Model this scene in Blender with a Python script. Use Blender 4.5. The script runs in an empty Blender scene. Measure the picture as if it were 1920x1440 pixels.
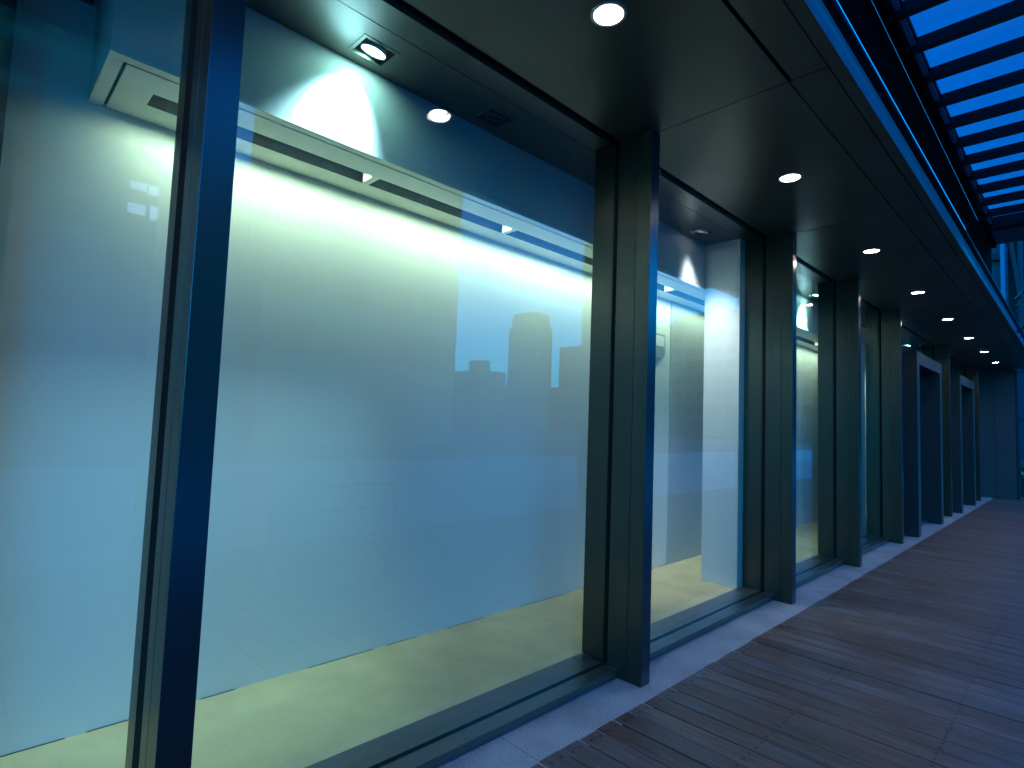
import bpy, bmesh, math, random
from mathutils import Vector, Matrix
random.seed(7)
S = bpy.context.scene
C = S.collection
R = math.radians

# ------------------------------------------------------------------ camera
cam_data = bpy.data.cameras.new("camera")
cam = bpy.data.objects.new("camera", cam_data)
C.objects.link(cam)
cam_data.sensor_width = 36.0
cam_data.lens = 36.0 * 1053.58 / 1920.0
cam_data.clip_start = 0.02
cam_data.clip_end = 3000
yaw, pitch, roll = 0.7962, 0.0680, 0.0368
cy, sy, cp, sp = math.cos(yaw), math.sin(yaw), math.cos(pitch), math.sin(pitch)
fw = Vector((-sy * cp, cy * cp, sp)); rt = Vector((cy, sy, 0)); up = rt.cross(fw)
r2 = math.cos(roll) * rt + math.sin(roll) * up
u2 = -math.sin(roll) * rt + math.cos(roll) * up
M = Matrix((r2, u2, -fw)).transposed().to_4x4()
M.translation = Vector((1.8288, 0, 1.5))
cam.matrix_world = M
S.camera = cam

# ------------------------------------------------------------------ dusk sky
W = bpy.data.worlds.new("World")
S.world = W
W.use_nodes = True
nt = W.node_tree
nt.nodes.clear()
sky = nt.nodes.new("ShaderNodeTexSky")
sky.sky_type = 'NISHITA'
sky.sun_disc = False
sky.sun_elevation = R(6.0)
sky.sun_rotation = R(-75)
sky.altitude = 100
sky.ozone_density = 4.0
SKY_TINT = (0.008, 0.63, 1.0, 1)          # tungsten white balance of the picture
mixc = nt.nodes.new("ShaderNodeMix"); mixc.data_type = 'RGBA'; mixc.blend_type = 'MULTIPLY'
mixc.inputs[0].default_value = 1.0
bg = nt.nodes.new("ShaderNodeBackground")
bg.inputs[1].default_value = 0.135
wo = nt.nodes.new("ShaderNodeOutputWorld")
nt.links.new(sky.outputs[0], mixc.inputs[6])
mixc.inputs[7].default_value = SKY_TINT
nt.links.new(mixc.outputs[2], bg.inputs[0])
nt.links.new(bg.outputs[0], wo.inputs[0])

S.view_settings.view_transform = 'Standard'
S.view_settings.look = 'None'
S.view_settings.exposure = 3.3
S.view_settings.gamma = 1.0
S.cycles.use_denoising = True
S.cycles.max_bounces = 10
S.cycles.transparent_max_bounces = 24
S.cycles.glossy_bounces = 5
S.cycles.diffuse_bounces = 5
S.cycles.sample_clamp_indirect = 6.0
S.cycles.caustics_reflective = False
S.cycles.caustics_refractive = False

# ------------------------------------------------------------------ main sizes
H = 3.341          # soffit height
GX = -0.25         # outer face of the glass
FT = 0.0933        # fin thickness
FINS = [-1.95, 0.46, 2.917, 5.306, 7.421, 9.557, 13.718, 17.936]
WX = -1.33         # back wall of the display
YB, YE = -2.6, 19.4
ZB = 2.889         # underside of the light box
XE = 1.03          # soffit outer edge

# ------------------------------------------------------------------ helpers
def box(bm, x0, x1, y0, y1, z0, z1, mi=0):
    v = [bm.verts.new(c) for c in ((x0, y0, z0), (x1, y0, z0), (x1, y1, z0), (x0, y1, z0),
                                   (x0, y0, z1), (x1, y0, z1), (x1, y1, z1), (x0, y1, z1))]
    for f in ((0, 3, 2, 1), (4, 5, 6, 7), (0, 1, 5, 4), (1, 2, 6, 5), (2, 3, 7, 6), (3, 0, 4, 7)):
        bm.faces.new([v[i] for i in f]).material_index = mi

def obox(bm, c, u, v, w, mi=0):
    """box centred at c with half axes u, v, w"""
    c, u, v, w = map(Vector, (c, u, v, w))
    vs = [bm.verts.new(c + a * u + b * v + d * w) for d in (-1, 1) for a, b in ((-1, -1), (1, -1), (1, 1), (-1, 1))]
    for f in ((0, 3, 2, 1), (4, 5, 6, 7), (0, 1, 5, 4), (1, 2, 6, 5), (2, 3, 7, 6), (3, 0, 4, 7)):
        bm.faces.new([vs[i] for i in f]).material_index = mi

def tube(bm, pts, r, n=8, mi=0, cap=True):
    pts = [Vector(p) for p in pts]
    rings = []
    for i, p in enumerate(pts):
        d = (pts[min(i + 1, len(pts) - 1)] - pts[max(i - 1, 0)]).normalized()
        a = d.orthogonal().normalized() if not rings else (prev - prev.dot(d) * d).normalized()
        prev = a
        b = d.cross(a)
        rings.append([bm.verts.new(p + r * (math.cos(2 * math.pi * k / n) * a + math.sin(2 * math.pi * k / n) * b)) for k in range(n)])
    for A, B in zip(rings, rings[1:]):
        for k in range(n):
            f = bm.faces.new((A[k], A[(k + 1) % n], B[(k + 1) % n], B[k])); f.smooth = True; f.material_index = mi
    if cap:
        bm.faces.new(rings[0][::-1]).material_index = mi
        bm.faces.new(rings[-1]).material_index = mi

def lathe(bm, prof, c, n=40, axis=None, mi=0):
    """profile of (radius, height) about c; axis matrix optional"""
    A = axis or Matrix.Identity(3)
    c = Vector(c)
    rings = []
    for r, z in prof:
        if r < 1e-6:
            rings.append([bm.verts.new(c + A @ Vector((0, 0, z)))])
        else:
            rings.append([bm.verts.new(c + A @ Vector((r * math.cos(2 * math.pi * k / n), r * math.sin(2 * math.pi * k / n), z))) for k in range(n)])
    for P, Q in zip(rings, rings[1:]):
        for k in range(n):
            a, b = P[k % len(P)], P[(k + 1) % len(P)]
            d, e = Q[k % len(Q)], Q[(k + 1) % len(Q)]
            vs = []
            for q in (a, b, e, d):
                if q not in vs: vs.append(q)
            if len(vs) > 2:
                f = bm.faces.new(vs); f.smooth = True; f.material_index = mi

def obj(name, bm, mats, parent=None, bevel=0.0):
    bmesh.ops.recalc_face_normals(bm, faces=bm.faces)
    me = bpy.data.meshes.new(name)
    bm.to_mesh(me); bm.free()
    for m in (mats if isinstance(mats, (list, tuple)) else [mats]):
        me.materials.append(m)
    o = bpy.data.objects.new(name, me)
    C.objects.link(o)
    if parent: o.parent = parent; o.matrix_parent_inverse = parent.matrix_world.inverted()
    if bevel:
        b = o.modifiers.new("bevel", 'BEVEL'); b.width = bevel; b.segments = 2; b.limit_method = 'ANGLE'
    return o

def B(name, dims, mat, parent=None, bevel=0.0):
    bm = bmesh.new()
    for d in (dims if isinstance(dims[0], (list, tuple)) else [dims]):
        box(bm, *d)
    return obj(name, bm, mat, parent, bevel)

def tag(o, label=None, cat=None, group=None, kind=None):
    if label: o['label'] = label
    if cat: o['category'] = cat
    if group: o['group'] = group
    if kind: o['kind'] = kind
    return o

def thing(name, label, cat, loc=(0, 0, 0), group=None):
    o = bpy.data.objects.new(name, None)
    C.objects.link(o)
    o.location = loc
    o.matrix_world = Matrix.Translation(loc)
    return tag(o, label, cat, group)

# ------------------------------------------------------------------ materials
def mat(name, col, rough=0.5, metal=0.0, spec=0.5):
    m = bpy.data.materials.new(name); m.use_nodes = True
    b = m.node_tree.nodes["Principled BSDF"]
    b.inputs["Base Color"].default_value = (*col, 1)
    b.inputs["Roughness"].default_value = rough
    b.inputs["Metallic"].default_value = metal
    b.inputs["Specular IOR Level"].default_value = spec
    return m

def vary(m, col2, scale=(1, 1, 1), nscale=5.0, lo=0.35, hi=0.65, detail=5, rough=None, bump=0.0, bumpd=0.002, coord="Object"):
    """noise-driven variation between the base colour and col2, and of the roughness"""
    t = m.node_tree; b = t.nodes["Principled BSDF"]
    tc = t.nodes.new("ShaderNodeTexCoord"); mp = t.nodes.new("ShaderNodeMapping")
    mp.inputs["Scale"].default_value = scale
    n = t.nodes.new("ShaderNodeTexNoise"); n.inputs["Scale"].default_value = nscale; n.inputs["Detail"].default_value = detail
    mr = t.nodes.new("ShaderNodeMapRange"); mr.inputs[1].default_value = lo; mr.inputs[2].default_value = hi
    mx = t.nodes.new("ShaderNodeMix"); mx.data_type = 'RGBA'
    t.links.new(tc.outputs[coord], mp.inputs[0]); t.links.new(mp.outputs[0], n.inputs[0])
    t.links.new(n.outputs[0], mr.inputs[0]); t.links.new(mr.outputs[0], mx.inputs[0])
    mx.inputs[6].default_value = b.inputs["Base Color"].default_value[:]
    mx.inputs[7].default_value = (*col2, 1)
    t.links.new(mx.outputs[2], b.inputs["Base Color"])
    if rough:
        m2 = t.nodes.new("ShaderNodeMapRange"); m2.inputs[3].default_value, m2.inputs[4].default_value = rough
        t.links.new(n.outputs[0], m2.inputs[0]); t.links.new(m2.outputs[0], b.inputs["Roughness"])
    if bump:
        bp = t.nodes.new("ShaderNodeBump"); bp.inputs["Strength"].default_value = bump; bp.inputs["Distance"].default_value = bumpd
        t.links.new(n.outputs[0], bp.inputs["Height"]); t.links.new(bp.outputs[0], b.inputs["Normal"])
    return m

def emit(name, col, s):
    m = bpy.data.materials.new(name); m.use_nodes = True
    t = m.node_tree; t.nodes.clear()
    e = t.nodes.new("ShaderNodeEmission"); e.inputs[0].default_value = (*col, 1); e.inputs[1].default_value = s
    o = t.nodes.new("ShaderNodeOutputMaterial"); t.links.new(e.outputs[0], o.inputs[0])
    return m

M_metal = vary(mat("bronze_anodised", (.080, .074, .054), .30, .75), (.072, .067, .050), (5, 5, .3), 6, detail=2, rough=(.28, .33))
M_front_sky = mat("fin_front_sky_reflection", (.11, .125, .15), .24, .95)  # same anodised metal, bluer and shinier to put the reflected sky into it
M_soffit = vary(mat("soffit_metal", (.105, .098, .082), .36, .75), (.088, .084, .071), (1, 1, 1), 1.3, rough=(.30, .42))
M_ceil = vary(mat("ceiling_metal", (.11, .115, .10), .34, .75), (.09, .095, .085), (1, 1, 1), 2.0, rough=(.26, .44))
M_sill = vary(mat("sill_metal", (.19, .19, .17), .38, .85), (.16, .165, .15), (8, .4, 8), 7, rough=(.30, .45))
M_black = mat("gasket_rubber", (.007, .007, .007), .8, 0, .15)
M_void = mat("dark_void", (.004, .004, .005), .95, 0, .04)
M_wall = vary(mat("white_wall_paint", (.74, .77, .74), .55), (.70, .735, .71), (1, .6, .6), 1.1, bump=.05)
M_grey = vary(mat("grey_wall_panel", (.42, .45, .47), .5), (.39, .42, .44), (1, 1, 1), 2)
M_cream = mat("cream_box_paint", (.66, .70, .60), .45)
M_groove = mat("groove_shadow_metal", (.03, .04, .04), .6)
M_floor = vary(mat("yellow_display_floor", (.70, .56, .28), .55), (.56, .46, .25), (1, 1, 1), 3.2, detail=8, rough=(.42, .62))
M_trough = mat("louvre_dark", (.006, .007, .008), .9, 0, .0)
M_gran = mat("granite", (.40, .42, .45), .55)
M_alu = mat("light_alloy", (.55, .57, .6), .35, .9)
M_trim = mat("downlight_trim", (.35, .38, .38), .4, .4)
M_refl = mat("lamp_reflector_white", (.85, .87, .9), .3)
M_fascia = mat("fascia_sky_blue", (.13, .23, .38), .34, .1)  # blue of the reflected sky put into the base colour
M_dark = mat("dark_steel", (.022, .024, .03), .45, .3)
M_clad = vary(mat("dark_cladding", (.06, .065, .075), .5, .2), (.05, .055, .065), (1, 1, 1), 2)
M_lampout = emit("downlight_glow", (.90, .95, 1.0), 2.2)
M_spot = emit("spot_lamp_glow", (.45, 1.0, .85), 7)
M_spotdim = emit("spot_lamp_weak", (1.0, .98, .92), .35)

# granite: fine speckle
t = M_gran.node_tree; b = t.nodes["Principled BSDF"]
tc = t.nodes.new("ShaderNodeTexCoord")
n1 = t.nodes.new("ShaderNodeTexNoise"); n1.inputs["Scale"].default_value = 170; n1.inputs["Detail"].default_value = 3
n2 = t.nodes.new("ShaderNodeTexNoise"); n2.inputs["Scale"].default_value = 3.5; n2.inputs["Detail"].default_value = 6
cr = t.nodes.new("ShaderNodeValToRGB")
cr.color_ramp.elements[0].position = .36; cr.color_ramp.elements[0].color = (.20, .21, .23, 1)
cr.color_ramp.elements[1].position = .64; cr.color_ramp.elements[1].color = (.50, .52, .55, 1)
mx = t.nodes.new("ShaderNodeMix"); mx.data_type = 'RGBA'; mx.blend_type = 'MULTIPLY'; mx.inputs[0].default_value = 1
cr2 = t.nodes.new("ShaderNodeValToRGB")
cr2.color_ramp.elements[0].position = .3; cr2.color_ramp.elements[0].color = (.72, .72, .72, 1)
cr2.color_ramp.elements[1].position = .6; cr2.color_ramp.elements[1].color = (1, 1, 1, 1)
for n in (n1, n2): t.links.new(tc.outputs["Object"], n.inputs[0])
t.links.new(n1.outputs[0], cr.inputs[0]); t.links.new(n2.outputs[0], cr2.inputs[0])
t.links.new(cr.outputs[0], mx.inputs[6]); t.links.new(cr2.outputs[0], mx.inputs[7])
t.links.new(mx.outputs[2], b.inputs["Base Color"])

# weathered deck wood: tone per plank, grain along X
def wood(name):
    m = mat(name, (.10, .07, .06), .5); t = m.node_tree; b = t.nodes["Principled BSDF"]
    tc = t.nodes.new("ShaderNodeTexCoord")
    at = t.nodes.new("ShaderNodeAttribute"); at.attribute_name = "plank"
    mp = t.nodes.new("ShaderNodeMapping"); mp.inputs["Scale"].default_value = (1.2, 38, 38)
    ad = t.nodes.new("ShaderNodeVectorMath"); ad.operation = 'ADD'
    mu = t.nodes.new("ShaderNodeVectorMath"); mu.operation = 'MULTIPLY'; mu.inputs[1].default_value = (37, 0, 11)
    t.links.new(at.outputs["Color"], mu.inputs[0])
    t.links.new(tc.outputs["Object"], ad.inputs[0]); t.links.new(mu.outputs[0], ad.inputs[1])
    t.links.new(ad.outputs[0], mp.inputs[0])
    g = t.nodes.new("ShaderNodeTexNoise"); g.inputs["Scale"].default_value = 2.2; g.inputs["Detail"].default_value = 9; g.inputs["Roughness"].default_value = .62
    t.links.new(mp.outputs[0], g.inputs[0])
    bl = t.nodes.new("ShaderNodeTexNoise"); bl.inputs["Scale"].default_value = 1.7; bl.inputs["Detail"].default_value = 4
    t.links.new(ad.outputs[0], bl.inputs[0])
    cr = t.nodes.new("ShaderNodeValToRGB")
    e = cr.color_ramp.elements
    e[0].position = .28; e[0].color = (.050, .026, .020, 1)
    e[1].position = .72; e[1].color = (.25, .175, .145, 1)
    k = e.new(.5); k.color = (.135, .074, .056, 1)
    t.links.new(g.outputs[0], cr.inputs[0])
    # greyer worn patches
    mr = t.nodes.new("ShaderNodeMapRange"); mr.inputs[1].default_value = .42; mr.inputs[2].default_value = .68
    t.links.new(bl.outputs[0], mr.inputs[0])
    mx = t.nodes.new("ShaderNodeMix"); mx.data_type = 'RGBA'
    t.links.new(mr.outputs[0], mx.inputs[0]); t.links.new(cr.outputs[0], mx.inputs[6])
    cg = t.nodes.new("ShaderNodeValToRGB")
    cg.color_ramp.elements[0].position = .3; cg.color_ramp.elements[0].color = (.075, .058, .054, 1)
    cg.color_ramp.elements[1].position = .7; cg.color_ramp.elements[1].color = (.235, .20, .19, 1)
    t.links.new(g.outputs[0], cg.inputs[0]); t.links.new(cg.outputs[0], mx.inputs[7])
    # per plank tone
    m2 = t.nodes.new("ShaderNodeMapRange"); m2.inputs[3].default_value = .72; m2.inputs[4].default_value = 1.08
    t.links.new(at.outputs["Fac"], m2.inputs[0])
    hs = t.nodes.new("ShaderNodeHueSaturation")
    t.links.new(mx.outputs[2], hs.inputs["Color"]); t.links.new(m2.outputs[0], hs.inputs["Value"])
    t.links.new(hs.outputs[0], b.inputs["Base Color"])
    mr2 = t.nodes.new("ShaderNodeMapRange"); mr2.inputs[3].default_value = .36; mr2.inputs[4].default_value = .62
    t.links.new(g.outputs[0], mr2.inputs[0]); t.links.new(mr2.outputs[0], b.inputs["Roughness"])
    bp = t.nodes.new("ShaderNodeBump"); bp.inputs["Strength"].default_value = .5; bp.inputs["Distance"].default_value = .002
    t.links.new(g.outputs[0], bp.inputs["Height"]); t.links.new(bp.outputs[0], b.inputs["Normal"])
    return m
M_wood = wood("deck_wood")

def glassmat(name, tint, k=1.0, rough=0.0, add=0.0):
    """pane face: clear (tinted) plus Fresnel mirror, the same from both sides"""
    m = bpy.data.materials.new(name); m.use_nodes = True
    t = m.node_tree; t.nodes.clear()
    o = t.nodes.new("ShaderNodeOutputMaterial")
    tr = t.nodes.new("ShaderNodeBsdfTransparent"); tr.inputs[0].default_value = (*tint, 1)
    gl = t.nodes.new("ShaderNodeBsdfGlossy"); gl.inputs["Roughness"].default_value = rough
    geo = t.nodes.new("ShaderNodeNewGeometry")
    mr = t.nodes.new("ShaderNodeMapRange"); mr.inputs[3].default_value = 1.52; mr.inputs[4].default_value = 1 / 1.52
    fr = t.nodes.new("ShaderNodeFresnel")
    t.links.new(geo.outputs["Backfacing"], mr.inputs[0]); t.links.new(mr.outputs[0], fr.inputs["IOR"])
    ma = t.nodes.new("ShaderNodeMath"); ma.operation = 'MULTIPLY_ADD'; ma.use_clamp = True
    ma.inputs[1].default_value = k; ma.inputs[2].default_value = add
    t.links.new(fr.outputs[0], ma.inputs[0])
    mx = t.nodes.new("ShaderNodeMixShader")
    t.links.new(ma.outputs[0], mx.inputs[0]); t.links.new(tr.outputs[0], mx.inputs[1]); t.links.new(gl.outputs[0], mx.inputs[2])
    t.links.new(mx.outputs[0], o.inputs[0])
    return m
M_glass = glassmat("window_glass", (.965, .985, .975), 1.45)
M_canglass = glassmat("canopy_dark_glass", (.22, .55, .62), 1.0)
t = M_canglass.node_tree
tr = [n for n in t.nodes if n.type == 'BSDF_TRANSPARENT'][0]
tc = t.nodes.new("ShaderNodeTexCoord"); mp = t.nodes.new("ShaderNodeMapping"); mp.inputs["Scale"].default_value = (1.0, 9.0, 1)
nz = t.nodes.new("ShaderNodeTexNoise"); nz.inputs["Scale"].default_value = 2.2; nz.inputs["Detail"].default_value = 6
mx = t.nodes.new("ShaderNodeMix"); mx.data_type = 'RGBA'
mx.inputs[6].default_value = (.19, .45, .555, 1); mx.inputs[7].default_value = (.24, .52, .62, 1)
t.links.new(tc.outputs["Object"], mp.inputs[0]); t.links.new(mp.outputs[0], nz.inputs[0])
t.links.new(nz.outputs[0], mx.inputs[0]); t.links.new(mx.outputs[2], tr.inputs[0])
M_doorglass = glassmat("door_dark_glass", (.25, .27, .30), 1.0)
M_farglass = mat("far_blue_glazing", (.012, .015, .02), .16, .0, .35)

# ------------------------------------------------------------------ ground, plaza, granite strip, deck
bm = bmesh.new()
box(bm, -900, 900, -900, 1200, -.9, -.55)
g = obj("ground", bm, vary(mat("ground_mat", (.10, .10, .10), .8), (.13, .13, .13), nscale=.2)); tag(g, kind="structure")
bm = bmesh.new()
box(bm, 4.25, 15.5, -40, 60, -.4, -.03)
tag(obj("plaza", bm, vary(mat("plaza_stone", (.34, .36, .38), .5), (.29, .31, .33), nscale=1.5)), kind="structure")
bm = bmesh.new()
box(bm, 15.5, 26, -60, 160, -.5, -.16)
tag(obj("road", bm, vary(mat("asphalt", (.05, .05, .05), .7), (.07, .07, .07), nscale=2)), kind="structure")

bm = bmesh.new()
y = -2.57
edges = [-2.57, -.98, .52, 1.955, 3.43, 4.93, 6.43, 7.93, 9.43, 10.93, 12.43, 13.93, 15.43, 16.93, 18.43, 20.2]
for a, b_ in zip(edges, edges[1:]):
    box(bm, -.26, .16, a + .0015, b_ - .0015, -.06, 0.0)
box(bm, -.26, .16, -2.57, 20.2, -.12, -.004)
tag(obj("granite_strip", bm, M_gran), "speckled grey granite strip between the window sills and the deck", "paving", kind="structure")

bm = bmesh.new()
lay = bm.loops.layers.color.new("plank")
Yp = -2.5
def plank(x0, x1, y0, y1, dz):
    v0 = len(bm.verts)
    fs = []
    c = .0022
    zt = dz
    # cross-section with eased edges
    prof = [(y0, -.03), (y0, zt - c), (y0 + c, zt), (y1 - c, zt), (y1, zt - c), (y1, -.03)]
    A = [bm.verts.new((x0, p[0], p[1])) for p in prof]
    Bv = [bm.verts.new((x1, p[0], p[1])) for p in prof]
    for i in range(5):
        fs.append(bm.faces.new((A[i], A[i + 1], Bv[i + 1], Bv[i])))
    fs.append(bm.faces.new(A)); fs.append(bm.faces.new(Bv[::-1]))
    r = random.random(); r3 = random.random()
    for f in fs:
        for l in f.loops: l[lay] = (r, r, r, 1)
i = 0
XS = []
while Yp < 20.2:
    w = .1305 + random.uniform(-.001, .001)
    gap = random.choice((.010, .011, .013)) if i % 2 else random.choice((.005, .006, .007))
    xe = .129 - .052 * math.exp(-max(Yp, 0) / 3.2) + random.uniform(-.004, .004)
    off = (i % 3) * .6 + random.choice((0, 0, .3))
    xb = [xe] + [x for x in (1.9 + off, 3.1 + off) if x < 4] + [4.2]
    for a, b_ in zip(xb, xb[1:]):
        plank(a + (.0015 if a > 1 else 0), b_ - .0015, Yp, Yp + w, .003 + random.uniform(-.0015, .0015))
    if Yp < 13:
        for xs in (xe + .045, .70, 1.30):
            for fy in (.25, .75):
                cx_ = xs + random.uniform(-.006, .006); cyy = Yp + w * fy
                ring = [bm.verts.new((cx_ + .0042 * math.cos(a * math.pi / 4), cyy + .0042 * math.sin(a * math.pi / 4), .0052)) for a in range(8)]
                f = bm.faces.new(ring); f.material_index = 1
                ring = [bm.verts.new((cx_ + .0072 * math.cos(a * math.pi / 4), cyy + .0072 * math.sin(a * math.pi / 4), .0048)) for a in range(8)]
                f = bm.faces.new(ring); f.material_index = 2
    Yp += w + gap
    i += 1
tag(obj("deck", bm, [M_wood, mat("screw_steel", (.12, .12, .13), .35, .7), M_void]), "weathered dark brown timber plank deck running along the shopfront", "deck", kind="structure")
bm = bmesh.new(); box(bm, .16, 4.2, -2.5, 20.2, -.3, -.034)
tag(obj("deck_base", bm, M_void), kind="structure")

# dry crumbs, mortar flecks and bits of leaf on the paving
bm = bmesh.new()
def fleck(x, y, z, r0, mi):
    n = random.randint(4, 7); a0 = random.random() * 6
    vs = [bm.verts.new((x + r0 * random.uniform(.4, 1.2) * math.cos(a0 + 2 * math.pi * k / n), y + 1.6 * r0 * random.uniform(.4, 1.2) * math.sin(a0 + 2 * math.pi * k / n), z + random.uniform(0, .002))) for k in range(n)]
    bm.faces.new(vs).material_index = mi
for _ in range(70): fleck(random.gauss(-.158, .006), random.choice((1.7, 1.85, 3.15, 4.9)) + random.gauss(0, .07), .0008, random.uniform(.0015, .0045), 0)
for _ in range(60): fleck(random.uniform(-.14, .1), random.uniform(.8, 9), .0008, random.uniform(.001, .003), 1)
for _ in range(26): fleck(random.uniform(.2, 3), random.uniform(1.5, 9), .0062, random.uniform(.003, .008), 2)
tag(obj("litter", bm, [mat("mortar_fleck", (.6, .62, .64), .7), M_void, mat("dry_leaf", (.30, .24, .10), .7)]), "scattered crumbs, mortar flecks and leaf bits on the paving and deck", "litter", kind="stuff")

# ------------------------------------------------------------------ soffit with real openings for the lamps
DL_X, DL_Y0, DL_D, DL_R = .372, 1.9457, 2.2201, .067
DLY = [DL_Y0 + DL_D * k for k in range(-1, 8)] + [DL_Y0 + DL_D * 8]
def sheet(bm, x0, x1, y0, y1, z, holes, th=.003, mi=0):
    """flat sheet with round or square holes; holes = list of point loops"""
    tmp = bmesh.new()
    def loop(pts):
        vs = [tmp.verts.new((p[0], p[1], z)) for p in pts]
        for a, b_ in zip(vs, vs[1:] + vs[:1]): tmp.edges.new((a, b_))
    loop([(x0, y0), (x1, y0), (x1, y1), (x0, y1)])
    for h in holes: loop(h)
    bmesh.ops.triangle_fill(tmp, use_beauty=True, use_dissolve=False, edges=tmp.edges[:])
    tmp.verts.index_update()
    vm = [bm.verts.new(v.co) for v in tmp.verts]
    for f in tmp.faces:
        bm.faces.new([vm[v.index] for v in f.verts]).material_index = mi
    # rim returning upwards
    be = [e for e in tmp.edges if len(e.link_faces) == 1]
    up_ = {}
    for e in be:
        for v in e.verts:
            if v.index not in up_: up_[v.index] = bm.verts.new(v.co + Vector((0, 0, .02)))
        a, b_ = e.verts
        bm.faces.new((vm[a.index], vm[b_.index], up_[b_.index], up_[a.index])).material_index = mi
    tmp.free()
def circle(x, y, r, n=40): return [(x + r * math.cos(2 * math.pi * k / n), y + r * math.sin(2 * math.pi * k / n)) for k in range(n)]

canopy_roof = thing("soffit", "dark satin metal soffit with recessed downlights over the walkway", "soffit", (0, 0, H))
bm = bmesh.new()
joints = [YB] + [f + FT - .022 for f in FINS if f > -1.9] + [YE]
joints = [YB, .53, 2.985, 5.375, 7.49, 9.63, 11.7, 13.79, 15.9, 18.0, YE]
for a, b_ in zip(joints, joints[1:]):
    hs = [circle(DL_X, yy, DL_R) for yy in DLY if a < yy < b_]
    sheet(bm, -.238, .774, a + .003, b_ - .003, H, hs)
    if b_ < 3.1:
        sheet(bm, .794, .963, a + .003, b_ - .003, H, [])
    elif a < 3.1:
        sheet(bm, .780, .963, a + .003, b_ - .003, H, [])
    else:
        sheet(bm, .780, .963, a + .003, b_ - .003, H, [])
sheet(bm, .969, XE, YB, YE, H, [])
obj("soffit_panel", bm, M_soffit, canopy_roof)
B("backing", (-.60, XE - .004, YB, YE, H + .14, H + .20), M_void, canopy_roof)
# fascia: vertical band, curving outwards, dark web, thin top lip
bm = bmesh.new()
prof = [(XE, H + .001), (XE + .0004, H + .022), (XE + .0015, H + .046), (XE + .0045, H + .066), (XE + .010, H + .080), (XE + .018, H + .088)]
for (xa, za), (xb_, zb_) in zip(prof, prof[1:]):
    f = bm.faces.new([bm.verts.new(c) for c in ((xa, YB, za), (xa, YE + .3, za), (xb_, YE + .3, zb_), (xb_, YB, zb_))]); f.smooth = True
bmesh.ops.remove_doubles(bm, verts=bm.verts, dist=1e-5)
box(bm, XE - .012, XE - .0005, YB, YE + .3, H + .004, H + .085)
obj("fascia_band", bm, M_fascia, canopy_roof)
B("fascia_web", (XE - .02, XE + .002, YB, YE + .3, H + .090, H + .2225), M_void, canopy_roof)
B("fascia_lip", (XE - .02, XE + .010, YB, YE + .3, H + .223, H + .234), M_fascia, canopy_roof)
B("flat_roof", (-7, XE - .021, YB, YE + .3, H + .205, H + .235), M_dark, canopy_roof)

# upper storey over the near bays
ub = thing("upper_storey", "dark clad upper storey of the building set back above the flat roof", "building", (0, 0, 3.6))
B("wall", (-7, -1.25, YB - .5, 9.2, H + .24, 9), M_clad, ub)

# ------------------------------------------------------------------ downlights
def downlight(y, label):
    t_ = thing("downlight", label, "downlight", (DL_X, y, H), "round downlights along the soffit")
    bm = bmesh.new()
    lathe(bm, [(DL_R - .002, 0.0), (DL_R - .001, -.004), (DL_R + .011, -.004), (DL_R + .014, -.001), (DL_R + .014, 0.0005)], (0, 0, 0))
    bm.transform(Matrix.Translation((DL_X, y, H)))
    obj("trim_ring", bm, M_trim, t_)
    bm = bmesh.new()
    lathe(bm, [(DL_R - .002, -.002), (DL_R - .006, .020), (DL_R - .008, .022), (DL_R - .018, .060)], (DL_X, y, H))
    obj("reflector", bm, M_refl, t_)
    bm = bmesh.new()
    lathe(bm, [(DL_R - .017, .058), (DL_R - .03, .052), (0, .048)], (DL_X, y, H))
    obj("lens", bm, M_lampout, t_)
    ld = bpy.data.lights.new("downlight_beam", 'AREA'); ld.shape = 'DISK'; ld.size = .085
    ld.energy = .65; ld.color = (1.0, .80, .70)
    lo = bpy.data.objects.new("downlight_beam", ld); C.objects.link(lo)
    lo.matrix_world = Matrix.Translation((DL_X, y, H + .030))
    lo.parent = t_; lo.matrix_parent_inverse = t_.matrix_world.inverted()
    return t_
dl_labels = ["round white downlight out of frame behind the camera side of the soffit",
             "largest round white downlight at the top edge before the first wide fin",
             "round white downlight above the walkway between the first and second wide fins",
             "third round downlight from the camera, above the second narrow bay",
             "fourth round downlight from the camera along the soffit",
             "fifth round downlight from the camera along the soffit",
             "sixth round downlight, over the near edge of the first doorway",
             "seventh round downlight, over the first doorway",
             "eighth round downlight, next to last before the end wall",
             "farthest and smallest round downlight beside the end wall"]
for yy, lb in zip(DLY, dl_labels): downlight(yy, lb)

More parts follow.
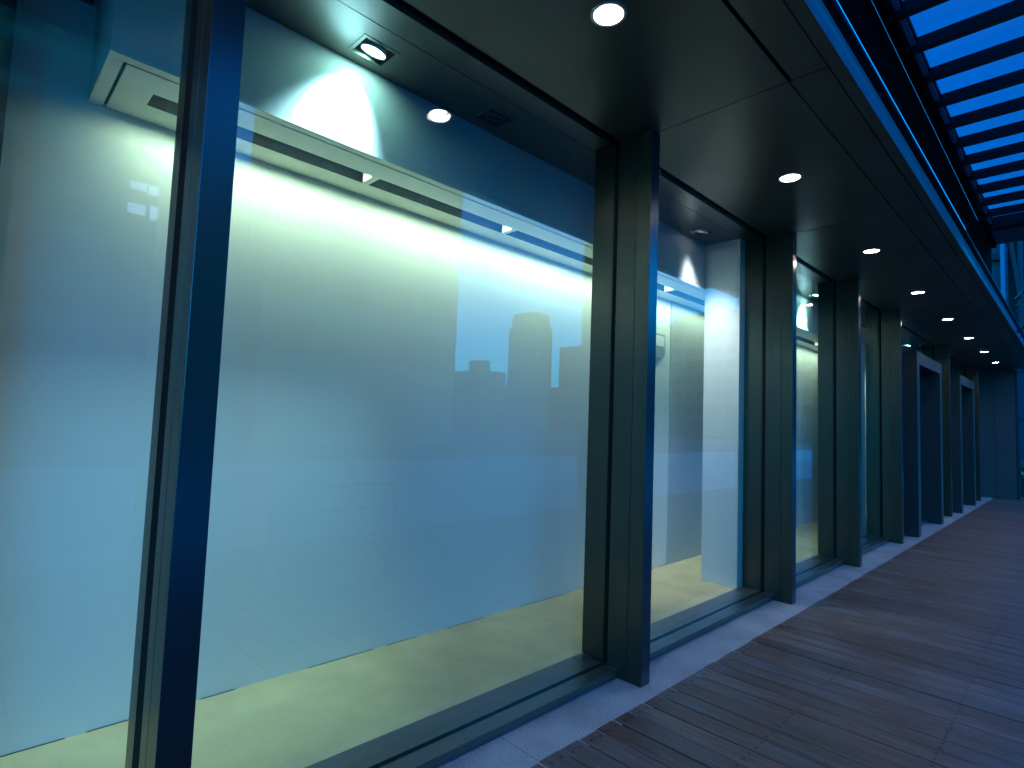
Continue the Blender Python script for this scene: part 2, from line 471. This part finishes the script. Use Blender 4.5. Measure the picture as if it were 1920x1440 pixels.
# ------------------------------------------------------------------ fins
fin_labels = ["tall bronze metal fin outside the frame to the left",
              "widest navy metal fin at the left, in front of the big window",
              "bronze fin between the big lit window and the window with the white pier",
              "bronze fin right of the window with the white pier",
              "bronze fin right of the narrow window showing two lamp reflections",
              "bronze fin just before the first doorway frame",
              "dark fin between the two doorway frames",
              "last dark fin, beyond the second doorway frame near the end wall"]
for fy, lb in zip(FINS, fin_labels):
    t_ = thing("facade_fin", lb, "fin", (-.12, fy + FT / 2, 0), "metal fins along the shopfront")
    op = B("outer_plate", (-.098, 0, fy, fy + FT, 0.001, H - .002), [M_metal, M_front_sky], t_, .0015)
    for pf in op.data.polygons:
        if pf.normal.x > .9: pf.material_index = 1
    gi = -.172 if abs(fy - .46) < .01 else GX + .012      # the nearest fin has a wider black joint
    B("inner_plate", (gi, -.101, fy, fy + FT, 0.001, H - .002), M_metal, t_, .0012)
    B("joint_core", (gi + .004, -.01, fy + .004, fy + FT - .004, 0.003, H - .004), M_black, t_)
    B("gasket", (GX - .024, gi - .0005, fy + .005, fy + FT - .005, 0.057, H + .02), M_black, t_)
    B("mullion", (-.442, GX - .025, fy + (.022 if gi > -.2 else .012), fy + FT - .010, .0605, H - .003), M_metal, t_, .001)

# ------------------------------------------------------------------ windows
win_labels = ["plate glass window at the far left edge with the end of the light box behind it",
              "largest plate glass window with a tower skyline mirrored in it",
              "second lit window, with a white pier and a wall device inside",
              "narrow-looking window between the third and fourth fins with mirrored lamps",
              "thin sliver of window before the fifth fin",
              "window strip with a clear transom above the first doorway",
              "dark window around the second doorway",
              "dark window beyond the last fin"]
spans = [(FINS[k] + FT, FINS[k + 1]) for k in range(7)] + [(FINS[7] + FT, YE)]
for (a, b_), lb in zip(spans, win_labels):
    t_ = thing("shop_window", lb, "window", (GX, (a + b_) / 2, 0), "plate glass shop windows")
    B("glass", (GX - .010, GX, a - .009, b_ + .009, .050, H + .03), M_glass, t_)
    bm = bmesh.new()
    box(bm, GX + .002, -.155, a + .001, b_ - .001, .030, .055)
    box(bm, GX + .002, -.165, a + .001, b_ - .001, .001, .0295)
    obj("outer_sill", bm, M_sill, t_, .0012)
    B("sill_gasket", (GX - .022, GX + .0015, a + .001, b_ - .001, .01, .049), M_black, t_)
    B("inner_sill", (-.442, GX - .023, a + .001, b_ - .001, .012, .060), M_sill, t_, .001)
    B("head", (-.448, -.302, a + .001, b_ - .001, H - .004, H + .03), M_ceil, t_, .001)
    B("head_gasket", (-.300, -.262, a + .001, b_ - .001, H + .035, H + .05), M_black, t_)

# ------------------------------------------------------------------ display room
tag(B("display_floor", (WX - .1, -.4425, YB, YE, -.1, .05), M_floor), "cream yellow floor of the lit shop display behind the glass", "floor")
tag(B("back_wall", (WX - .12, WX, YB, YE, .0505, 4.2), M_wall), "tall white back wall of the display washed by the hidden lamps", "wall")
tag(B("wall_panel", (WX + .001, WX + .012, 5.485, 9.33, .051, ZB - .001), M_grey), "grey panel on the display wall behind the white pier", "panel")
tag(B("white_pier", (-.80, -.447, 5.215, 5.75, .051, H - .002), M_wall, bevel=.002), "wide white pier standing in the second lit window", "pier", "white piers")
tag(B("white_pier", (-.799, -.447, 9.26, 9.55, .051, ZB - .002), M_wall, bevel=.002), "slim white pier glimpsed in the thin window sliver before the fifth fin", "pier", "white piers")
tag(B("side_partition", (WX + .001, -1.12, -.12, .045, .051, H - .002), M_metal), "dark partition end at the left edge of the display", "partition")

bm = bmesh.new()
yy = .05
while yy < 9:
    l = random.uniform(.08, .6)
    t_h = random.uniform(.0007, .002)
    box(bm, WX + .0002, WX + random.uniform(.003, .006), yy, yy + l, .0502, .0502 + t_h)
    yy += l + random.uniform(.005, .5)
tag(obj("wall_base_gap", bm, M_void), "thin dark uneven gap line where the white wall meets the yellow floor", "gap line", kind="structure")

# interior ceiling with square openings
SPOTS = [(1.36, 1), (2.19, 0), (4.82, 2), (5.95, 0), (8.06, 1), (9.1, 0), (11.6, 0), (13.55, 1)]
ct = thing("display_ceiling", "dark satin metal ceiling inside the display windows", "ceiling", (-.6, 8, H))
bm = bmesh.new()
SX0, SX1 = -.722, -.572
def sq(y): return [(SX0, y - .088), (SX1, y - .088), (SX1, y + .088), (SX0, y + .088)]
cj = [YB, .42, 2.975, 5.365, 7.48, 9.62, 13.78, YE]
for a, b_ in zip(cj, cj[1:]):
    sheet(bm, -.80, -.457, a + .0015, b_ - .0015, H, [sq(y) for y, _ in SPOTS if a < y < b_])
obj("ceiling_panel", bm, M_ceil, ct)
B("rear_panel", [(WX + .001, -.802, YB, .30, H, H + .02), (WX + .001, -.802, 11.2, YE, H, H + .02)], M_ceil, ct)
B("ceiling_backing", (WX - .05, -.46, YB, YE, H + .12, H + .15), M_void, ct)
B("gap_strip", (-.60, -.20, YB, YE, H + .06, H + .08), M_void, ct)

# ------------------------------------------------------------------ square ceiling spotlights
spot_labels = {1.36: "lit square ceiling spotlight throwing a bright scallop on the big window's bulkhead",
               2.19: "unlit dark square spotlight in the ceiling of the big window",
               4.82: "square spotlight with a thin lit lamp above the white pier window",
               5.95: "unlit square spotlight behind the white pier",
               8.06: "lit square spotlight seen in the narrow third window",
               9.1: "unlit square spotlight before the fifth fin",
               11.6: "unlit square spotlight above the first doorway",
               13.55: "lit ceiling spotlight seen through the transom over the first doorway"}
for y, on in SPOTS:
    t_ = thing("spotlight", spot_labels[y], "spotlight", (-.647, y, H), "square ceiling spotlights")
    bm = bmesh.new()
    o_, i_ = .014, .0
    x0, x1, y0, y1 = SX0 - o_, SX1 + o_, y - .088 - o_, y + .088 + o_
    sheet(bm, x0, x1, y0, y1, H - .0035, [[(SX0 + .004, y - .084), (SX1 - .004, y - .084), (SX1 - .004, y + .084), (SX0 + .004, y + .084)]])
    obj("frame", bm, M_groove if not on else M_ceil, t_)
    B("housing", [(SX0 - .004, SX0, y - .088, y + .088, H + .021, H + .11), (SX1, SX1 + .004, y - .088, y + .088, H + .021, H + .11),
                  (SX0, SX1, y - .092, y - .088, H + .021, H + .11), (SX0, SX1, y + .088, y + .092, H + .021, H + .11),
                  (SX0, SX1, y - .088, y + .088, H + .105, H + .11)], M_dark, t_)
    # gimbal ring and lamp, tipped towards the bulkhead
    ax = Vector((-.30, -.12, -.95)).normalized() if on == 1 else Vector((-.30, 0.05, -.95)).normalized()
    q = ax.to_track_quat('-Z', 'Y').to_matrix()
    cpos = Vector((-.645, y, H + .006))
    bm = bmesh.new()
    lathe(bm, [(.061, -.010), (.067, -.009), (.068, .0), (.062, .035), (.056, .035), (.058, -.006), (.061, -.010)], cpos, axis=q)
    obj("gimbal_ring", bm, M_alu if on else M_dark, t_)
    bm = bmesh.new()
    lathe(bm, [(.058, .0), (.045, .004), (0, .006)] if on == 1 else [(.057, .012), (.03, .03), (0, .034)], cpos, axis=q)
    obj("lamp", bm, {0: M_dark, 1: M_spot, 2: M_spotdim}[on], t_)
    if on:
        ld = bpy.data.lights.new("spot_beam", 'SPOT')
        ld.energy = {1: 27, 2: 21}[on]; ld.color = (.48, .95, 1.08) if on == 1 else (.82, .94, 1.0)
        ld.spot_size = R(70 if on == 1 else 62); ld.spot_blend = 1.0; ld.shadow_soft_size = .055
        lo = bpy.data.objects.new("spot_beam", ld); C.objects.link(lo)
        tgt = Vector((-.80, y - .10, 2.93)) if on == 1 else Vector((-.67, y + .22, 2.0))
        src = cpos + ax * .03
        lo.matrix_world = Matrix.Translation(src) @ (tgt - src).to_track_quat('-Z', 'Y').to_matrix().to_4x4()
        lo.parent = t_; lo.matrix_parent_inverse = t_.matrix_world.inverted()

# ------------------------------------------------------------------ long light box along the back wall
BX0, BX1 = WX + .001, -.80
BY0, BY1 = .317, 11.2
S0, S1 = -1.155, -1.028        # slot
MOD = 1.1425
NM = 9
lb_ = thing("light_box", "long cream bulkhead with slots of hidden lamps washing the back wall", "light box", (-1.06, 5, ZB))
# bulkhead: front face and end cheek
M_face = vary(mat("bulkhead_paint", (.62, .66, .66), .45), (.58, .62, .62), nscale=1.2)
B("bulkhead", [(BX1 - .02, BX1, BY0, BY1, ZB + .012, H + .05), (BX0, BX1 - .0205, BY0, BY0 + .02, ZB + .012, H + .05)], M_face, lb_)
# underside: rim, groove, panels with slots
bm = bmesh.new()
box(bm, -.848, BX1 + .001, BY0 - .001, BY1, ZB, ZB + .0115)
box(bm, BX0, -.8485, BY0 - .001, BY0 + .052, ZB, ZB + .0115)
obj("rim", bm, M_cream, lb_, .001)
B("groove_back", [(-.87, -.842, BY0 + .05, BY1, ZB + .016, ZB + .02), (BX0, -.8705, BY0 + .045, BY0 + .085, ZB + .016, ZB + .02)], M_groove, lb_)
def slot_y(k): return .49 + MOD * k + .02, .49 + MOD * (k + 1) - .02
bm = bmesh.new()
box(bm, S1, -.862, BY0 + .065, BY1, ZB + .001, ZB + .012)
box(bm, BX0, S0, BY0 + .065, BY1, ZB + .001, ZB + .012)
ys = [BY0 + .065] + [q_ for k in range(NM) for q_ in slot_y(k)] + [BY1]
for a, b_ in zip(ys[0::2], ys[1::2]):
    box(bm, S0 + .0003, S1 - .0003, a, b_, ZB + .001, ZB + .012)
obj("underside_panel", bm, M_cream, lb_)
for k in range(NM):
    a, b_ = slot_y(k)
    bm = bmesh.new()
    # trough: front side, top, rear side
    box(bm, S1, S1 + .003, a, b_, ZB + .0125, ZB + .10)
    box(bm, S0, S1 + .003, a, b_, ZB + .10, ZB + .104)
    box(bm, S0 + .0004, S0 + .004, a + .0004, b_ - .0004, ZB + .0004, ZB + .0995)
    tr_ = obj("lamp_trough", bm, M_trough, lb_)
    for e0 in (b_, a - .003):
        B("end_plate", (S0, S1, e0, e0 + .003, ZB + .0125, ZB + .10), M_refl, tr_)
    ld = bpy.data.lights.new("cove_lamp", 'AREA')
    ld.shape = 'RECTANGLE'; ld.size = b_ - a - .03; ld.size_y = .05
    ld.energy = .62; ld.spread = R(150); ld.color = (.72, 1.0, .70)
    lo = bpy.data.objects.new("cove_lamp", ld); C.objects.link(lo)
    src = Vector((S1 - .03, (a + b_) / 2, ZB + .035))
    dirv = Vector((-.74, 0, -.67))
    # local X along world Y
    zl = -dirv.normalized(); xl = Vector((0, 1, 0)); yl = zl.cross(xl)
    lo.matrix_world = Matrix.Translation(src) @ Matrix((xl, yl, zl)).transposed().to_4x4()
    lo.parent = lb_; lo.matrix_parent_inverse = lb_.matrix_world.inverted()

# wall device in the second window
wd = thing("wall_device", "small grey wall device with a rounded foot on the white wall", "intercom", (WX, 5.22, 2.23))
bm = bmesh.new()
pts = [(5.08, 2.49), (5.335, 2.49), (5.335, 2.31)] + [(5.335 - .075 * (1 - math.cos(a * math.pi / 12)), 2.31 - .08 * math.sin(a * math.pi / 12)) for a in range(1, 7)] + [(5.08, 2.23)]
f0 = [bm.verts.new((WX + .001, p[0], p[1])) for p in pts]; f1 = [bm.verts.new((WX + .03, p[0], p[1])) for p in pts]
bm.faces.new(f0); bm.faces.new(f1[::-1])
for k in range(len(pts)): bm.faces.new((f0[k], f0[(k + 1) % len(pts)], f1[(k + 1) % len(pts)], f1[k]))
obj("case", bm, mat("device_grey", (.28, .38, .45), .4), wd)
B("display", (WX + .0305, WX + .033, 5.14, 5.31, 2.36, 2.47), M_refl, wd)

# ------------------------------------------------------------------ doorways
for (a, b_, lb) in ((10.39, 12.49, "first doorway, a square blue-grey metal portal with a dark door recess"),
                    (14.585, 16.69, "second doorway, the farther metal portal near the end wall")):
    t_ = thing("doorway", lb, "doorway", (0, (a + b_) / 2, 0), "metal portal doorways")
    X0, X1, LW, T = GX - .3, .045, .17, 2.82
    for j0 in (a, b_ - LW):
        j = B("jamb", (X0, X1, j0, j0 + LW, .001, T - .19), M_dark, t_, .002)  # shade of the unlit recess put into jambs and lintel as dark metal
        B("face_plate", (X1 + .0005, X1 + .004, j0 + .002, j0 + LW - .002, .003, T - .1905), M_sill, j)
    j = B("lintel", (X0, X1, a, b_, T - .1885, T), M_dark, t_, .002)
    B("face_plate", (X1 + .0005, X1 + .004, a + .002, b_ - .002, T - .1895, T - .002), M_sill, j)
    d = B("door", (GX - .2, GX - .16, a + LW + .01, b_ - LW - .01, .01, T - .20), M_farglass, t_)
    bm = bmesh.new()
    ym = (a + b_) / 2
    for q0, q1 in ((a + LW + .001, ym - .003), (ym + .003, b_ - LW - .001)):
        box(bm, GX - .205, GX - .15, q0, q0 + .06, .01, T - .192)
        box(bm, GX - .205, GX - .15, q1 - .06, q1, .01, T - .192)
        box(bm, GX - .205, GX - .15, q0 + .0605, q1 - .0605, .01, .14)
        box(bm, GX - .205, GX - .15, q0 + .0605, q1 - .0605, T - .26, T - .192)
    obj("door_frame", bm, M_dark, d)
    bm = bmesh.new()
    for yy in (ym - .11, ym + .11): tube(bm, [(GX - .10, yy, .8), (GX - .10, yy, 1.5)], .014)
    obj("door_handle", bm, M_alu, d)
    tag(B("door_lobby", [(GX - 1.07, GX - .9, a, b_, .051, T)], M_dark), "dark lobby wall behind the %s doorway" % ("first" if a < 12 else "second"), "wall")
    B("mullion", (GX - .16, GX - .03, b_ + .02, b_ + .09, .0605, H - .004), M_metal, t_)
    B("transom_bar", (GX - .12, GX - .03, a - .4, b_ + .015, T + .001, T + .04), M_metal, t_)
tag(B("inner_partition", (WX + .001, -.46, 14.35, 14.5, .051, H - .001), M_wall), "plain white partition behind the glass past the first doorway", "partition")

# ------------------------------------------------------------------ end wall
ew = thing("end_wall", "dark metal clad wall closing the far end of the walkway", "wall", (.1, YE + .3, 0))
B("cladding_panel", [(-.30, .16, YE, YE + .5, .002, H + .1), (.164, .575, YE, YE + .5, .002, H + .1)], M_clad, ew, .002)
B("side_post", (.58, .62, YE + .02, YE + .3, .002, H - .02), M_dark, ew)

# ------------------------------------------------------------------ glass canopy
CZ = 4.0
CX0, CX1 = 1.09, 2.24
cn = thing("canopy", "blue tinted glass canopy on dark slats beside the soffit", "canopy", (1.6, 4, CZ))
B("inner_beam", (XE + .012, CX0, YB, 9.25, CZ - .06, CZ + .14), M_void, cn)
B("wall_plate", (XE + .0105, XE + .0115, YB, 9.25, H + .24, CZ - .061), M_void, cn)
B("outer_beam", (CX1, CX1 + .09, YB, 9.25, CZ - .02, CZ + .14), M_dark, cn)
B("end_beam", (CX0 + .0005, CX1 - .0005, 8.62, 9.25, CZ - .02, CZ + .14), M_dark, cn)
k = -14
proto = None
while True:
    yf = 3.87 + .425 * k
    if yf > 8.7: break
    if yf - .06 > YB:
        if proto is None:
            proto = B("slat", (CX0 + .0005, CX1 - .0005, yf - .06, yf, CZ, CZ + .078), M_dark, cn, .002); y_p = yf
            brk = B("bracket", (CX0 + .0005, CX0 + .028, yf + .001, yf + .364, CZ + .028, CZ + .062), M_fascia, cn)
            brk2 = B("bracket", (CX0 + .0285, CX0 + .040, yf + .001, yf + .364, CZ + .050, CZ + .074), M_dark, cn)
        else:
            for src in (proto, brk, brk2):
                if src is not proto and yf > 8.3: continue
                c = src.copy(); C.objects.link(c); c.parent = cn; c.location = (0, yf - y_p, 0)
                c.matrix_parent_inverse = src.matrix_parent_inverse.copy()
                c.location = Vector(src.location) + Vector((0, yf - y_p, 0))
    k += 1
B("glass", (CX0 + .02, CX1 - .002, YB, 8.615, CZ + .080, CZ + .092), M_canglass, cn)

# ------------------------------------------------------------------ far end structures
st = thing("stair_tower", "dark panelled stair tower rising beyond the end wall", "building", (0, 20, 3.6))
B("wall", [(-3, .02, 19.75, 20.6, H + .24, 7.35), (.024, .33, 19.75, 20.6, H + .24, 7.35)], M_clad, st)
B("ledge", (-.3, .36, 19.6, 19.749, 6.35, 6.52), M_dark, st)
B("post", (.34, .43, 19.5, 19.7, H + .24, 7.35), M_fascia, st)
bm = bmesh.new()
obox(bm, (.60, 19.9, 6.25), (.045, 0, .0), (0, .1, 0), (-.10, 0, .95))
obj("slanted_strut", bm, M_clad, st)
B("landing_slab", (-.3, 1.3, 19.5, 21, 7.355, 7.5), M_dark, st)
B("column", (.66, .73, 19.9, 20.1, H + .24, 7.35), M_clad, st)
B("dark_infill", (.44, .655, 20.2, 20.3, H + .24, 7.35), M_dark, st)
M_fg = mat('distant_pane', (.02, .05, .09), .45, 0, .2)
gb = thing("glazed_building", "far building with blue glazing seen past the stair tower", "building", (1.5, 27, 0))
B("wall", (-5, 6, 27, 32, -.5, 9.1), M_dark, gb)
bm = bmesh.new()
for c_ in range(-4, 5):
    for r_ in range(5):
        box(bm, .45 + c_ * 1.1, 1.5 + c_ * 1.1, 26.94, 26.999, .6 + r_ * 1.7, 2.2 + r_ * 1.7)
obj("window", bm, M_fg, gb)
# curved stair handrails
hr = thing("stair_railing", "curved metal stair handrails at the far right edge", "railing", (1.2, 12, 0))
bm = bmesh.new()
for dz in (0, -.14, -.24, -.34, -.62, -.74):
    pts = []
    for q_ in range(9):
        u = q_ / 8
        pts.append((1.02 + .26 * u, 13.2 - .3 * math.sin(u * math.pi), 4.02 + dz + .30 * u * u))
    tube(bm, pts, .016 if dz in (0, -.62) else .008, 6)
obj("handrail", bm, M_clad, hr)
B("post", [(1.035, 1.06, 13.15, 13.18, H + .24, 4.0), (1.25, 1.275, 13.15, 13.18, 2.2, 4.28)], M_dark, hr)

pl = thing("planter", "low pale concrete planter beyond the end of the deck", "planter", (1.4, 22, 0))
B("box", (.66, 3.4, 21.6, 22.4, -.05, .38), M_gran, pl, .01)
def shrub(cx_, cy_, cz_, rx, rz, n, label):
    bm = bmesh.new()
    for _ in range(n):
        a = random.uniform(0, 2 * math.pi); rr = random.random() ** .5; zz = random.uniform(-1, 1)
        rad = rx * math.sqrt(max(0, 1 - zz * zz)) * rr * random.uniform(.75, 1.2)
        p = Vector((cx_ + rad * math.cos(a), cy_ + rad * math.sin(a) * .6, cz_ + rz * zz))
        u = Vector([random.gauss(0, 1) for _ in range(3)]).normalized(); v = u.orthogonal().normalized()
        l = random.uniform(.04, .09)
        bm.faces.new([bm.verts.new(p + q_) for q_ in (-u * l, v * l * .4, u * l, -v * l * .4)])
    t_ = thing("shrub", label, "shrub", (cx_, cy_, .38))
    obj("foliage", bm, vary(mat("leaf", (.04, .06, .03), .6), (.07, .10, .05), nscale=8), t_)
    bm = bmesh.new(); tube(bm, [(cx_, cy_, .3), (cx_ + .05, cy_, cz_)], .02, 6); obj("stem", bm, M_dark, t_)
shrub(.95, 21.9, .72, .42, .36, 900, "dark low shrub in the planter at the far right edge")
shrub(1.1, 22.6, 1.5, .5, .35, 900, "dark taller shrub behind the planter at the far right edge")

# ------------------------------------------------------------------ things across the walkway, seen mirrored in the glass
rl = thing("barrier", "curved steel tube barrier with crossbars, mirrored faintly in the big window", "barrier", (3.0, 2.83, 0))
bm = bmesh.new()
ya, yb2, zt, rr = 2.16, 3.50, .80, .13
pts = [(3, ya, 0), (3, ya, zt - rr)] + [(3, ya + rr - rr * math.cos(a * math.pi / 12), zt - rr + rr * math.sin(a * math.pi / 12)) for a in range(1, 7)]
pts += [(3, yb2 - rr + rr * math.sin(a * math.pi / 12), zt - rr + rr * math.cos(a * math.pi / 12)) for a in range(0, 6)] + [(3, yb2, zt - rr), (3, yb2, 0)]
tube(bm, pts, .021, 12); obj("hoop", bm, M_alu, rl)
for zz in (.55, .22):
    bm = bmesh.new(); tube(bm, [(3, ya, zz), (3, yb2, zz)], .013, 8); obj("crossbar", bm, M_alu, rl)
bm = bmesh.new()
for yy in (ya, yb2): lathe(bm, [(0, .012), (.05, .012), (.055, .004), (.055, .0035)], (3, yy, 0), 20)
obj("base_plate", bm, M_alu, rl)

M_city = vary(mat("city_facade", (.10, .105, .10), .7), (.13, .13, .12), nscale=.1)
M_band = mat("city_floor_band", (.135, .14, .135), .6)
M_cwin = mat("city_window", (.045, .05, .05), .4, 0, .2)
def tower(name, label, cx_, cy_, wx, wy, h, floor_h=3.6, z0=-.5, rot=0.0, crown=False):
    """free standing tower: body, floor bands, windows, plant room"""
    t_ = thing(name, label, "building", (cx_, cy_, 0))
    x0, x1, y0, y1 = cx_ - wx / 2, cx_ + wx / 2, cy_ - wy / 2, cy_ + wy / 2
    B("body", (x0, x1, y0, y1, z0, h), M_city, t_)
    bm = bmesh.new(); bw = bmesh.new()
    z = 4.0
    while z < h - 1:
        box(bm, x0 - .03, x1 + .03, y0 - .03, y1 + .03, z, z + 1.1)
        if z + floor_h < h:
            n = max(3, int(wy / 3.4)); s = wy / n
            for q_ in range(n): box(bw, x0 - .06, x0 - .001, y0 + q_ * s + .5, y0 + (q_ + 1) * s - .5, z + 1.3, z + floor_h - .3)
            n = max(3, int(wx / 3.4)); s = wx / n
            for q_ in range(n): box(bw, x0 + q_ * s + .5, x0 + (q_ + 1) * s - .5, y0 - .06, y0 - .001, z + 1.3, z + floor_h - .3)
        z += floor_h
    obj("floor_band", bm, M_band, t_); obj("window", bw, M_cwin, t_)
    if crown:
        bm = bmesh.new()
        n = 10; w_ = wx * .46
        prof = [(-w_, 0), (-w_, 2.2)] + [(-w_ + w_ * .22 * (1 - math.cos(a * math.pi / 20)), 2.2 + 3.2 * math.sin(a * math.pi / 20)) for a in range(1, 11)]
        prof += [(-p[0], p[1]) for p in prof[::-1]]
        A = [bm.verts.new((cx_ + p[0], y0 + 1, h + p[1])) for p in prof]; Bv = [bm.verts.new((cx_ + p[0], y1 - 1, h + p[1])) for p in prof]
        bm.faces.new(A); bm.faces.new(Bv[::-1])
        for q_ in range(len(prof)): bm.faces.new((A[q_], A[(q_ + 1) % len(prof)], Bv[(q_ + 1) % len(prof)], Bv[q_]))
        obj("crown", bm, M_city, t_)
    else:
        B("plant_room", (cx_ - wx * .2, cx_ + wx * .2, cy_ - wy * .2, cy_ + wy * .2, h, h + 3), M_city, t_)
    return t_
VX = -2.33
SKY_PANES = [(8.93, 10.14, 20.13, 20.81), (10.29, 11.56, 20.01, 20.8), (8.87, 10.17, 18.02, 18.9), (10.49, 11.62, 17.82, 19.06)]
def pol(az, d): return VX + d * math.sin(R(az)), d * math.cos(R(az))
# tall block whose right edge is the sky gap
tower("tall_block", "tall dark block mirrored in the left half of the big window", 34.25, 20.15, 3.5, 15.1, 62)
x, y = pol(43.9, 210); tower("round_top_tower", "slim tower with a rounded crown mirrored in the big window", x, y, 14, 9, 37, crown=True)
x, y = pol(49.0, 150); tower("low_block", "low flat roofed block mirrored left of the rounded tower", x, y, 11, 9, 14.6)
x, y = pol(36.0, 170); tower("wide_block", "broad mid height block mirrored right of the rounded tower", x, y, 26, 14, 25)
x, y = pol(25.0, 150); tower("far_slab", "slab block mirrored in the second window", x, y, 62, 14, 28)
lbk = tower("left_block", "dark block with a few glowing panes for sky openings mirrored at the far left of the glass", 60, -3.5, 12, 34, 48)
wm = emit("sky_pane_glow", (.30, .50, 1.0), .32)  # added glow standing in for sky seen through openings in the block
for y0, y1, z0, z1 in SKY_PANES: B("sky_pane_glow", (53.85, 53.93, y0, y1, z0, z1), wm, lbk)
x, y = pol(74, 100); tower("corner_block", "mid height block mirrored between the two tall dark blocks", x, y, 12, 22, 38)
x, y = pol(45.0, 330); tower("skyline_base", "long low rise block on the mirrored skyline", x, y, 120, 60, 19)
